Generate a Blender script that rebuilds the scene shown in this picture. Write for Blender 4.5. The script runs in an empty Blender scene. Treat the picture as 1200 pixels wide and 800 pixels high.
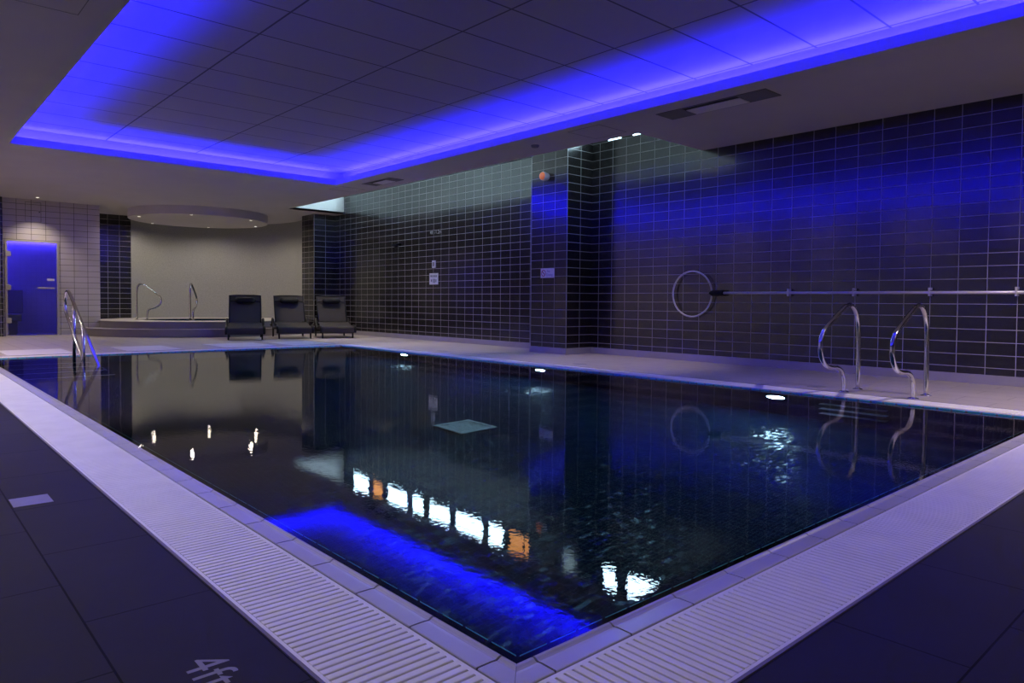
import bpy, bmesh, math, random
from mathutils import Vector, Matrix
random.seed(7)
S = bpy.context.scene
COL = S.collection
pi = math.pi
# ------------------------------------------------------------------ dimensions (metres)
W, L = 5.156, 10.384            # pool: x 0..W, y 0..L, deck at z = 0
COP, GR = 0.085, 0.369          # outer edge of coping, outer edge of overflow grate
XW, XP, XE, H = 7.432, 6.865, 6.016, 2.917   # tiled wall, pillar face, ceiling edge, ceiling
C1, C2, CD, CN = 0.309, 5.191, 10.652, -0.25  # opening of the lit ceiling tray
TZ = H + 0.28                   # tray ceiling
SY0, SY1 = 4.40, 14.47          # slot under the high windows
ROOF = 4.05
WATER = -0.010
FLOORZ = -1.21

# ------------------------------------------------------------------ helpers
def link(o, parent=None):
    COL.objects.link(o)
    if parent is not None:
        o.parent = parent
    return o

def obj(name, bm, mat, parent=None, smooth=False, loc=None):
    me = bpy.data.meshes.new(name)
    bm.normal_update()
    bm.to_mesh(me); bm.free()
    mats = mat if isinstance(mat, (list, tuple)) else [mat]
    for m in mats:
        me.materials.append(m)
    if smooth:
        for p in me.polygons:
            p.use_smooth = True
    o = bpy.data.objects.new(name, me)
    link(o, parent)
    if loc is not None:
        o.location = loc
    return o

def tag(o, label, cat, group=None, kind=None):
    o['label'] = label; o['category'] = cat
    if group: o['group'] = group
    if kind: o['kind'] = kind
    return o

def thing(name, label, cat, loc=(0, 0, 0), rotz=0.0, group=None):
    o = bpy.data.objects.new(name, None)
    o.empty_display_size = 0.1
    link(o); o.location = loc; o.rotation_euler = (0, 0, rotz)
    return tag(o, label, cat, group)

def struct(o):
    o['kind'] = 'structure'
    return o

def copy_tree(o, parent=None):
    c = o.copy(); COL.objects.link(c)
    if parent is not None:
        c.parent = parent
    for ch in list(o.children):
        copy_tree(ch, c)
    return c

def box(bm, lo, hi, mi=0):
    x0, y0, z0 = lo; x1, y1, z1 = hi
    v = [bm.verts.new(p) for p in ((x0,y0,z0),(x1,y0,z0),(x1,y1,z0),(x0,y1,z0),(x0,y0,z1),(x1,y0,z1),(x1,y1,z1),(x0,y1,z1))]
    for f in ((3,2,1,0),(4,5,6,7),(0,1,5,4),(1,2,6,5),(2,3,7,6),(3,0,4,7)):
        fc = bm.faces.new([v[i] for i in f]); fc.material_index = mi
    return v

def BX(*boxes):
    bm = bmesh.new()
    for b in boxes:
        box(bm, *b)
    return bm

def bevel(bm, w, seg=2):
    bmesh.ops.bevel(bm, geom=list(bm.edges), offset=w, segments=seg, affect='EDGES', profile=0.5, clamp_overlap=True)
    return bm

def quad(bm, pts, mi=0):
    f = bm.faces.new([bm.verts.new(p) for p in pts]); f.material_index = mi
    return f

def catmull(pts, n=8, closed=False):
    P = [Vector(p) for p in pts]; out = []
    m = len(P); segs = m if closed else m - 1
    for i in range(segs):
        p1, p2 = P[i], P[(i+1) % m]
        p0 = P[i-1] if (closed or i > 0) else p1 + (p1 - p2)
        p3 = P[(i+2) % m] if (closed or i + 2 < m) else p2 + (p2 - p1)
        for k in range(n):
            t = k / n
            out.append(0.5*((2*p1) + (p2-p0)*t + (2*p0-5*p1+4*p2-p3)*t*t + (3*p1-p0-3*p2+p3)*t**3))
    if not closed: out.append(P[-1])
    return out

def tube(bm, pts, r, seg=12, closed=False):
    P = [Vector(p) for p in pts]; n = len(P)
    rings = []; ref = None
    for i in range(n):
        if closed: t = P[(i+1) % n] - P[i-1]
        else: t = P[min(i+1, n-1)] - P[max(i-1, 0)]
        t.normalize()
        if ref is None:
            ref = t.orthogonal().normalized()
        ref = (ref - t * ref.dot(t)).normalized()
        b = t.cross(ref)
        rings.append([bm.verts.new(P[i] + r*(math.cos(a)*ref + math.sin(a)*b)) for a in [2*pi*k/seg for k in range(seg)]])
    m = n if closed else n - 1
    for i in range(m):
        A, B = rings[i], rings[(i+1) % n]
        for k in range(seg):
            bm.faces.new((A[k], A[(k+1) % seg], B[(k+1) % seg], B[k]))
    if not closed:
        bm.faces.new(rings[0][::-1]); bm.faces.new(rings[-1])
    return bm

def lathe(bm, prof, seg=32, axis='z', origin=(0, 0, 0), a0=0.0, a1=2*pi):
    """prof: list of (radius, height)."""
    full = abs(a1 - a0 - 2*pi) < 1e-6
    n = seg if full else seg + 1
    O = Vector(origin); rings = []
    for (r, h) in prof:
        ring = []
        for k in range(n):
            a = a0 + (a1 - a0)*k/seg
            c, s = r*math.cos(a), r*math.sin(a)
            p = (c, s, h) if axis == 'z' else ((h, c, s) if axis == 'x' else (c, h, s))
            ring.append(bm.verts.new(O + Vector(p)))
        rings.append(ring)
    for i in range(len(rings)-1):
        for k in range(seg):
            k2 = (k+1) % n
            try: bm.faces.new((rings[i][k], rings[i][k2], rings[i+1][k2], rings[i+1][k]))
            except ValueError: pass
    return rings

def solid_lathe(prof, seg=32, axis='z', origin=(0, 0, 0)):
    bm = bmesh.new()
    r = lathe(bm, prof, seg, axis, origin)
    for ring in (r[0], r[-1]):
        if (ring[0].co - ring[1].co).length > 1e-5:
            bm.faces.new(ring)
    bmesh.ops.recalc_face_normals(bm, faces=bm.faces)
    return bm

def text_bm(s, size, depth=0.0, spacing=1.0):
    """lettering as a mesh in the local xy plane"""
    cu = bpy.data.curves.new('lettering', 'FONT'); cu.body = s; cu.size = size; cu.extrude = depth
    cu.space_character = spacing; cu.resolution_u = 4
    o = bpy.data.objects.new('lettering', cu); COL.objects.link(o)
    dg = bpy.context.evaluated_depsgraph_get()
    me = bpy.data.meshes.new_from_object(o.evaluated_get(dg))
    bm = bmesh.new(); bm.from_mesh(me)
    COL.objects.unlink(o); bpy.data.objects.remove(o); bpy.data.curves.remove(cu); bpy.data.meshes.remove(me)
    return bm

# ------------------------------------------------------------------ materials
def mat(name, col, rough=0.5, metal=0.0, spec=0.5, emit=None, estr=0.0):
    m = bpy.data.materials.new(name); m.use_nodes = True
    b = m.node_tree.nodes['Principled BSDF']
    b.inputs['Base Color'].default_value = (*col, 1)
    b.inputs['Roughness'].default_value = rough
    b.inputs['Metallic'].default_value = metal
    b.inputs['Specular IOR Level'].default_value = spec
    if emit is not None:
        b.inputs['Emission Color'].default_value = (*emit, 1)
        b.inputs['Emission Strength'].default_value = estr
    return m

def N(nt, typ, **kw):
    n = nt.nodes.new(typ)
    for k, v in kw.items():
        if k in n.inputs.keys(): n.inputs[k].default_value = v
        else: setattr(n, k, v)
    return n

def math_(nt, op, a, b=None):
    n = nt.nodes.new('ShaderNodeMath'); n.operation = op
    for i, v in enumerate((a, b)):
        if v is None: continue
        if isinstance(v, (int, float)): n.inputs[i].default_value = v
        else: nt.links.new(v, n.inputs[i])
    return n.outputs[0]

def plane_uv(nt, axes, off=(0, 0), origin_rot=0.0):
    """two world coordinates of the surface as a vector"""
    g = nt.nodes.new('ShaderNodeNewGeometry')
    sx = nt.nodes.new('ShaderNodeSeparateXYZ'); nt.links.new(g.outputs['Position'], sx.inputs[0])
    u = math_(nt, 'SUBTRACT', sx.outputs[axes[0]], off[0])
    v = math_(nt, 'SUBTRACT', sx.outputs[axes[1]], off[1])
    c = nt.nodes.new('ShaderNodeCombineXYZ'); nt.links.new(u, c.inputs[0]); nt.links.new(v, c.inputs[1])
    return c.outputs[0], u, v

def tile_mat(name, axes, off, bw, bh, mortar, c1, c2, cm, rough=0.3, offset=0.0, bump=0.25, var=0.0, tilt=0.0, spec=0.5, cloud=0.0, rough_m=0.8):
    m = bpy.data.materials.new(name); m.use_nodes = True
    nt = m.node_tree; b = nt.nodes['Principled BSDF']
    vec, u, v = plane_uv(nt, axes, off)
    br = nt.nodes.new('ShaderNodeTexBrick'); br.offset = offset; br.squash = 1.0
    nt.links.new(vec, br.inputs['Vector'])
    br.inputs['Color1'].default_value = (*c1, 1); br.inputs['Color2'].default_value = (*c2, 1)
    br.inputs['Mortar'].default_value = (*cm, 1)
    br.inputs['Scale'].default_value = 1.0
    br.inputs['Mortar Size'].default_value = mortar; br.inputs['Mortar Smooth'].default_value = 0.1
    br.inputs['Brick Width'].default_value = bw; br.inputs['Row Height'].default_value = bh
    col = br.outputs['Color']
    if cloud > 0:
        g = nt.nodes.new('ShaderNodeNewGeometry')
        no = N(nt, 'ShaderNodeTexNoise', Scale=3.0, Detail=6.0, Roughness=0.65)
        nt.links.new(g.outputs['Position'], no.inputs['Vector'])
        mr = nt.nodes.new('ShaderNodeMapRange'); mr.inputs[3].default_value = 1-cloud; mr.inputs[4].default_value = 1+cloud
        mr.inputs[1].default_value = 0.3; mr.inputs[2].default_value = 0.7
        nt.links.new(no.outputs[0], mr.inputs[0])
        mx = nt.nodes.new('ShaderNodeMix'); mx.data_type = 'RGBA'; mx.blend_type = 'MULTIPLY'; mx.inputs[0].default_value = 1
        nt.links.new(col, mx.inputs[6]); nt.links.new(mr.outputs[0], mx.inputs[7]); col = mx.outputs[2]
    nt.links.new(col, b.inputs['Base Color'])
    rr = nt.nodes.new('ShaderNodeMapRange'); rr.inputs[3].default_value = rough; rr.inputs[4].default_value = rough_m
    nt.links.new(br.outputs['Fac'], rr.inputs[0]); nt.links.new(rr.outputs[0], b.inputs['Roughness'])
    b.inputs['Specular IOR Level'].default_value = spec
    nrm = None
    if tilt > 0:      # every tile is laid very slightly out of true
        fu = math_(nt, 'FLOOR', math_(nt, 'DIVIDE', u, bw)); fv = math_(nt, 'FLOOR', math_(nt, 'DIVIDE', v, bh))
        c = nt.nodes.new('ShaderNodeCombineXYZ'); nt.links.new(fu, c.inputs[0]); nt.links.new(fv, c.inputs[1])
        wn = nt.nodes.new('ShaderNodeTexWhiteNoise'); wn.noise_dimensions = '3D'; nt.links.new(c.outputs[0], wn.inputs['Vector'])
        vm = nt.nodes.new('ShaderNodeVectorMath'); vm.operation = 'SUBTRACT'; nt.links.new(wn.outputs['Color'], vm.inputs[0]); vm.inputs[1].default_value = (.5, .5, .5)
        sc = nt.nodes.new('ShaderNodeVectorMath'); sc.operation = 'SCALE'; nt.links.new(vm.outputs[0], sc.inputs[0]); sc.inputs['Scale'].default_value = tilt
        g2 = nt.nodes.new('ShaderNodeNewGeometry')
        ad = nt.nodes.new('ShaderNodeVectorMath'); ad.operation = 'ADD'; nt.links.new(g2.outputs['Normal'], ad.inputs[0]); nt.links.new(sc.outputs[0], ad.inputs[1])
        nz = nt.nodes.new('ShaderNodeVectorMath'); nz.operation = 'NORMALIZE'; nt.links.new(ad.outputs[0], nz.inputs[0]); nrm = nz.outputs[0]
    if bump > 0:
        bp = nt.nodes.new('ShaderNodeBump'); bp.invert = True; bp.inputs['Strength'].default_value = bump; bp.inputs['Distance'].default_value = 0.002
        nt.links.new(br.outputs['Fac'], bp.inputs['Height'])
        if nrm: nt.links.new(nrm, bp.inputs['Normal'])
        nrm = bp.outputs[0]
    if nrm: nt.links.new(nrm, b.inputs['Normal'])
    return m

def noise_mat(name, col, rough, scale, amount, bump=0.0, spec=0.5, bscale=None):
    m = mat(name, col, rough, spec=spec); nt = m.node_tree; b = nt.nodes['Principled BSDF']
    g = nt.nodes.new('ShaderNodeNewGeometry')
    no = N(nt, 'ShaderNodeTexNoise', Scale=scale, Detail=5.0, Roughness=0.6)
    nt.links.new(g.outputs['Position'], no.inputs['Vector'])
    rp = nt.nodes.new('ShaderNodeMapRange'); rp.inputs[1].default_value = .3; rp.inputs[2].default_value = .7
    rp.inputs[3].default_value = 1-amount; rp.inputs[4].default_value = 1+amount
    nt.links.new(no.outputs[0], rp.inputs[0])
    mx = nt.nodes.new('ShaderNodeMix'); mx.data_type = 'RGBA'; mx.blend_type = 'MULTIPLY'; mx.inputs[0].default_value = 1
    mx.inputs[6].default_value = (*col, 1); nt.links.new(rp.outputs[0], mx.inputs[7]); nt.links.new(mx.outputs[2], b.inputs['Base Color'])
    if bump:
        n2 = N(nt, 'ShaderNodeTexNoise', Scale=bscale or scale*4, Detail=3.0)
        nt.links.new(g.outputs['Position'], n2.inputs['Vector'])
        bp = nt.nodes.new('ShaderNodeBump'); bp.inputs['Strength'].default_value = bump; bp.inputs['Distance'].default_value = .002
        nt.links.new(n2.outputs[0], bp.inputs['Height']); nt.links.new(bp.outputs[0], b.inputs['Normal'])
    return m

TW, TH = 0.263, 0.131
DK1, DK2, DKM = (0.010, 0.0085, 0.0095), (0.014, 0.012, 0.013), (0.38, 0.36, 0.365)
kw = dict(rough=0.20, mortar=0.0034, tilt=0.012, bump=0.3, spec=0.85)
M_wallx = tile_mat('dark_tile_long_wall', (1, 2), (0.21, 0.170), TW, TH, c1=DK1, c2=DK2, cm=DKM, **kw)
M_pilx = tile_mat('dark_tile_pillar_face', (1, 2), (6.416, 0.170), 0.266, TH, c1=DK1, c2=DK2, cm=DKM, **kw)
M_pily = tile_mat('dark_tile_pillar_side', (0, 2), (XP, 0.170), 0.300, TH, c1=DK1, c2=DK2, cm=DKM, **kw)
M_backy = tile_mat('dark_tile_back', (0, 2), (0.85, 0.170), TW, TH, c1=DK1, c2=DK2, cm=DKM, **kw)
M_white = tile_mat('pale_tile_back', (0, 2), (0.88, 0.02), TW, 0.127, 0.004, (0.46, 0.42, 0.41), (0.50, 0.46, 0.45), (0.06, 0.05, 0.05), rough=0.22, tilt=0.03, bump=0.4)
M_steam = tile_mat('steam_room_tile', (0, 2), (0, 0), 0.10, 0.10, 0.003, (0.6, 0.6, 0.62), (0.63, 0.63, 0.65), (0.53, 0.53, 0.54), rough=0.3)
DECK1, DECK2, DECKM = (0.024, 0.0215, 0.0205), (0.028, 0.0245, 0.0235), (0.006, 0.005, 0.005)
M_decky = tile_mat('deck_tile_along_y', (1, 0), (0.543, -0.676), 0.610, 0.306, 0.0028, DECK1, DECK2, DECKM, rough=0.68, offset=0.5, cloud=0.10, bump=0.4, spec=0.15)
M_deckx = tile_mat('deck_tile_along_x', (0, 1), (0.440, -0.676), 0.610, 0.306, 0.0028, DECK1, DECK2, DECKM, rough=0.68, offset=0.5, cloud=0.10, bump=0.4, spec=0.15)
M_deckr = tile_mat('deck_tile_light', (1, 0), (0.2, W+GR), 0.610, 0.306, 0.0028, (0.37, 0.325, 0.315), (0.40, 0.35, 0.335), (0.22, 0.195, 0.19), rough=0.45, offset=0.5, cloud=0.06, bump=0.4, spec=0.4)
M_tray = tile_mat('ceiling_tray_tile', (0, 1), (0.235, 0.62), 1.30, 0.65, 0.010, (0.55, 0.55, 0.56), (0.57, 0.57, 0.58), (0.20, 0.20, 0.21), rough=0.9, bump=0.5, spec=0.2, rough_m=0.95)
POOL = dict(rough=0.13, mortar=0.0018, bump=0.2, tilt=0.12, spec=0.22)
PC1, PC2, PCM = (0.0012, 0.0085, 0.034), (0.002, 0.013, 0.046), (0.012, 0.04, 0.07)
M_poolf = tile_mat('mosaic_pool_floor', (0, 1), (0, 0), 0.05, 0.025, c1=PC1, c2=PC2, cm=PCM, **POOL)
M_poolx = tile_mat('mosaic_pool_long_side', (1, 2), (0, 0), 0.05, 0.025, c1=PC1, c2=PC2, cm=PCM, **POOL)
M_pooly = tile_mat('mosaic_pool_short_side', (0, 2), (0, 0), 0.05, 0.025, c1=PC1, c2=PC2, cm=PCM, **POOL)
M_curve = noise_mat('grey_mosaic_curved_wall', (0.31, 0.315, 0.30), 0.6, 45.0, 0.14, bump=0.15)
M_plaster = noise_mat('painted_plaster', (0.60, 0.57, 0.58), 0.85, 1.5, 0.03, spec=0.2)
M_leftwall = noise_mat('grey_painted_plaster', (0.55, 0.52, 0.56), 0.8, 1.5, 0.03, spec=0.2)
M_shaft = noise_mat('white_shaft_paint', (0.80, 0.81, 0.80), 0.8, 2.0, 0.03, spec=0.2)
M_skirt = noise_mat('skirting_porcelain', (0.34, 0.32, 0.34), 0.4, 5.0, 0.05)
M_coping = noise_mat('coping_ceramic', (0.43, 0.41, 0.44), 0.28, 9.0, 0.05)
M_copbed = mat('coping_bed_joint', (0.006, 0.006, 0.009), 0.8, spec=0.1)
M_grate = noise_mat('grate_plastic', (0.78, 0.75, 0.77), 0.42, 6.0, 0.05)
M_gutter = mat('gutter_dark', (0.020, 0.017, 0.017), 0.8, spec=0.1)
M_trim = mat('grate_edge_trim', (0.17, 0.145, 0.145), 0.5)
M_platform = noise_mat('platform_porcelain', (0.26, 0.235, 0.25), 0.45, 4.0, 0.08)
M_nose = mat('step_nosing_pale', (0.55, 0.52, 0.50), 0.4)
M_steel = mat('polished_steel', (0.72, 0.71, 0.72), 0.09, metal=1.0)
M_alu = mat('white_coated_pole', (0.62, 0.60, 0.64), 0.3, metal=0.2)
M_black = mat('black_plastic', (0.005, 0.005, 0.006), 0.6, spec=0.2)
M_sling = noise_mat('black_sling_fabric', (0.058, 0.052, 0.046), 0.85, 160.0, 0.25, bump=0.3, spec=0.12)
M_frame = mat('lounger_black_frame', (0.008, 0.008, 0.009), 0.5, spec=0.25)
M_sign = mat('sign_white', (0.70, 0.68, 0.70), 0.4)
M_signred = mat('sign_red', (0.35, 0.02, 0.05), 0.4)
M_signblue = mat('sign_blue_ink', (0.10, 0.09, 0.30), 0.5)
M_ink = mat('sign_black_ink', (0.03, 0.03, 0.05), 0.5)
M_letter = mat('depth_letter_white', (0.55, 0.54, 0.56), 0.5)
M_lettergrey = mat('depth_letter_grey', (0.24, 0.23, 0.235), 0.5, spec=0.2)
M_beacon = mat('beacon_white_body', (0.75, 0.74, 0.72), 0.4)
M_orange = mat('beacon_orange_lens', (0.80, 0.20, 0.04), 0.3, emit=(1.0, 0.25, 0.05), estr=0.25)
M_ventdark = mat('vent_dark', (0.012, 0.012, 0.014), 0.7)
M_ventfr = mat('vent_grey_frame', (0.18, 0.18, 0.19), 0.6)
M_ventlite = mat('vent_pale_tray', (0.88, 0.88, 0.90), 0.35)
M_mat = noise_mat('pale_mat', (0.62, 0.60, 0.64), 0.5, 20.0, 0.05)
M_plaque = noise_mat('pale_floor_plate', (0.22, 0.21, 0.21), 0.35, 12.0, 0.08)
M_winfr = mat('window_frame_dark', (0.03, 0.03, 0.035), 0.5)
M_pane = mat('lit_pane_white', (0.1, 0.1, 0.1), 0.2, emit=(0.56, 0.84, 1.0), estr=17.0)
M_paneo = mat('lit_pane_amber', (0.1, 0.06, 0.03), 0.2, emit=(1.0, 0.42, 0.10), estr=3.0)
M_down = mat('downlight_lens', (0.8, 0.8, 0.8), 0.3, emit=(1.0, 0.90, 0.76), estr=5.0)
M_downring = mat('downlight_ring', (0.6, 0.59, 0.58), 0.4)
M_plamp = mat('pool_lamp_lens', (0.8, 0.8, 0.8), 0.3, emit=(0.66, 0.90, 1.0), estr=600.0)
M_steamlamp = mat('steam_blue_strip', (0.1, 0.1, 0.3), 0.3, emit=(0.06, 0.035, 1.0), estr=30.0)
M_doorfr = mat('door_frame_grey', (0.42, 0.38, 0.37), 0.4)
M_bench = mat('steam_bench', (0.30, 0.30, 0.32), 0.5)
M_bead_glint = mat('edge_bead_glint', (0.22, 0.70, 0.80), 0.35)
_nt = M_bead_glint.node_tree      # glass bead pieces let light through; cyan tone also draws waterline glints
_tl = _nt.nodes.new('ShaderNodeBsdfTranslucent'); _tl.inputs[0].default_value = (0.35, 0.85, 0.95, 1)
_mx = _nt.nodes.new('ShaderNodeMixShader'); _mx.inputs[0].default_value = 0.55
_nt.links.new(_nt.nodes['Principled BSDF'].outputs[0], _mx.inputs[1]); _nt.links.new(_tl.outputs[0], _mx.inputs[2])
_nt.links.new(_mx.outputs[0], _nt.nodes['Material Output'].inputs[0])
M_stepnose = mat('underwater_step_nosing', (0.85, 0.97, 1.0), 0.4)
M_drain = mat('drain_white_plastic', (0.90, 0.96, 1.0), 0.4)

def glass_mat():
    m = bpy.data.materials.new('steam_door_glass'); m.use_nodes = True
    nt = m.node_tree; nt.nodes.clear()
    out = nt.nodes.new('ShaderNodeOutputMaterial')
    tr = nt.nodes.new('ShaderNodeBsdfTransparent'); tr.inputs[0].default_value = (0.86, 0.88, 0.92, 1)
    gl = nt.nodes.new('ShaderNodeBsdfGlossy'); gl.inputs['Roughness'].default_value = 0.03
    fr = nt.nodes.new('ShaderNodeFresnel'); fr.inputs[0].default_value = 1.45
    mx = nt.nodes.new('ShaderNodeMixShader')
    nt.links.new(fr.outputs[0], mx.inputs[0]); nt.links.new(tr.outputs[0], mx.inputs[1]); nt.links.new(gl.outputs[0], mx.inputs[2])
    nt.links.new(mx.outputs[0], out.inputs[0])
    return m
M_glass = glass_mat()

def water_mat(name, strength=1.0):
    m = bpy.data.materials.new(name); m.use_nodes = True
    nt = m.node_tree; b = nt.nodes['Principled BSDF']
    b.inputs['Base Color'].default_value = (0.36, 0.68, 0.95, 1)
    b.inputs['Transmission Weight'].default_value = 1.0
    b.inputs['IOR'].default_value = 1.333
    b.inputs['Roughness'].default_value = 0.0
    g = nt.nodes.new('ShaderNodeNewGeometry')
    n1 = N(nt, 'ShaderNodeTexNoise', Scale=2.2, Detail=2.0, Roughness=0.5)
    n2 = N(nt, 'ShaderNodeTexNoise', Scale=40.0, Detail=2.0, Roughness=0.5)
    nt.links.new(g.outputs['Position'], n1.inputs['Vector']); nt.links.new(g.outputs['Position'], n2.inputs['Vector'])
    s = math_(nt, 'ADD', math_(nt, 'MULTIPLY', n1.outputs[0], 0.0006*strength), math_(nt, 'MULTIPLY', n2.outputs[0], 0.00018*strength))
    bp = nt.nodes.new('ShaderNodeBump'); bp.inputs['Strength'].default_value = 1.0; bp.inputs['Distance'].default_value = 1.0
    nt.links.new(s, bp.inputs['Height']); nt.links.new(bp.outputs[0], b.inputs['Normal'])
    return m
M_water = water_mat('pool_water')
M_tubwater = water_mat('tub_water')

# ------------------------------------------------------------------ setting: floor, pool, coping
bm = bmesh.new()
XL, YN, YB = -2.5, -4.6, 19.4
box(bm, (XL, -GR, -0.12), (-GR, YB, 0), 0)                 # left deck
box(bm, (XL, YN, -0.12), (XW, -GR, 0), 1)                  # near deck
box(bm, (W+GR, -GR, -0.12), (XW, YB, 0), 2)                # deck by the tiled wall
box(bm, (-GR, L+GR, -0.12), (W+GR, YB, 0), 2)              # far deck
struct(obj('floor', bm, [M_decky, M_deckx, M_deckr]))

# pool shell
LED = 0.040
bm = bmesh.new()
def basin_wall(bm, a, b, mi, z0=FLOORZ, z1=-0.022):
    quad(bm, [(a[0], a[1], z0), (b[0], b[1], z0), (b[0], b[1], z1), (a[0], a[1], z1)], mi)
x0, x1, y0, y1 = LED, W-LED, LED, L-LED
quad(bm, [(x0, y0, FLOORZ), (x1, y0, FLOORZ), (x1, y1, FLOORZ), (x0, y1, FLOORZ)], 0)
basin_wall(bm, (x0, y1), (x0, y0), 1); basin_wall(bm, (x1, y0), (x1, y1), 1)
basin_wall(bm, (x0, y0), (x1, y0), 2); basin_wall(bm, (x1, y1), (x0, y1), 2)
for (a, b, c, d) in (((0,0),(W,0),(x1,y0),(x0,y0)), ((W,0),(W,L),(x1,y1),(x1,y0)), ((W,L),(0,L),(x0,y1),(x1,y1)), ((0,L),(0,0),(x0,y0),(x0,y1))):
    quad(bm, [(*a, -0.016), (*b, -0.016), (*c, -0.022), (*d, -0.022)], 3)
struct(obj('pool_basin', bm, [M_poolf, M_poolx, M_pooly, M_copbed]))

# pale bead along the top edge of the pool wall (small glazed pieces), plus painted waterline glints
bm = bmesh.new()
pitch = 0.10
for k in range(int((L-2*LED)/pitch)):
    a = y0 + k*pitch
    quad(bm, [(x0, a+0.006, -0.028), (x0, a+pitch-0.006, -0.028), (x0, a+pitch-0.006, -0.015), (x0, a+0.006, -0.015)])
    box(bm, (W-0.004, a+0.008, -0.0098), (W-0.0005, a+pitch-0.008, 0.001))  # cyan glints along the waterline, put in as coloured pieces
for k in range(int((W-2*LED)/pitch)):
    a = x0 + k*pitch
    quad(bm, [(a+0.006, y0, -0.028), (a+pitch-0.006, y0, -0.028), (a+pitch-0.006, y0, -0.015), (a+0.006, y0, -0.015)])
    box(bm, (a+0.008, L-0.004, -0.0098), (a+pitch-0.008, L-0.0005, 0.001))  # same coloured glint pieces at the far end
struct(obj('trim_1', bm, M_bead_glint))

# gutter under the grates
bm = bmesh.new()
G = GR
for (a, b) in (((-G, -G), (0, L+G)), ((0, -G), (W, 0)), ((W, -G), (W+G, L+G)), ((0, L), (W, L+G))):
    quad(bm, [(a[0], a[1], -0.03), (b[0], a[1], -0.03), (b[0], b[1], -0.03), (a[0], b[1], -0.03)])
struct(obj('floor_gutter', bm, M_gutter))

# side frames: t runs along the pool edge, s runs outward
def side_map(side):
    if side == 'left':  return L, (lambda t, s, z: (-s, t, z))
    if side == 'near':  return W, (lambda t, s, z: (t, -s, z))
    if side == 'right': return L, (lambda t, s, z: (W + s, t, z))
    return W, (lambda t, s, z: (t, L + s, z))

# coping: profiled ceramic pieces with open joints
PROF = [(0.000, -0.0160), (0.002, -0.004), (0.005, 0.0025), (0.010, 0.0050), (0.016, 0.0042), (0.021, 0.0010), (0.026, -0.0008),
        (0.030, 0.0002), (0.036, 0.0008), (0.079, 0.0008), (0.081, -0.0010), (0.081, -0.0290)]
CPT = 0.262
def coping(side):
    Ln, f = side_map(side)
    bm = bmesh.new()
    cuts = [None] + [0.041 + k*CPT for k in range(int((Ln-0.041)/CPT)+1)] + [None]
    if cuts[-2] > Ln-0.03: cuts.pop(-2)
    for i in range(len(cuts)-1):
        rows = []
        for (s, z) in PROF:
            a = (-s + 0.0008) if cuts[i] is None else cuts[i] + 0.0030
            b = (Ln + s - 0.0008) if cuts[i+1] is None else cuts[i+1] - 0.0030
            rows.append((bm.verts.new(f(a, s, z)), bm.verts.new(f(b, s, z))))
        for j in range(len(rows)-1):
            bm.faces.new((rows[j][0], rows[j][1], rows[j+1][1], rows[j+1][0]))
        bm.faces.new([r[0] for r in rows]); bm.faces.new([r[1] for r in rows][::-1])
    bmesh.ops.recalc_face_normals(bm, faces=bm.faces)
    return struct(obj('trim_' + {'left':'2','near':'3','right':'4','far':'5'}[side], bm, M_coping))
for s in ('left', 'near', 'right', 'far'): coping(s)
# dark bedding that shows in the coping joints
bm = bmesh.new()
for side in ('left', 'near', 'right', 'far'):
    Ln, f = side_map(side)
    P2 = [(0.002, -0.018), (0.006, -0.002), (0.010, 0.0010), (0.020, -0.003), (0.080, -0.0022)]
    rows = [(bm.verts.new(f(-s, s, z)), bm.verts.new(f(Ln+s, s, z))) for s, z in P2]
    for j in range(len(rows)-1): bm.faces.new((rows[j][0], rows[j][1], rows[j+1][1], rows[j+1][0]))
struct(obj('trim_6', bm, M_copbed))

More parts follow.
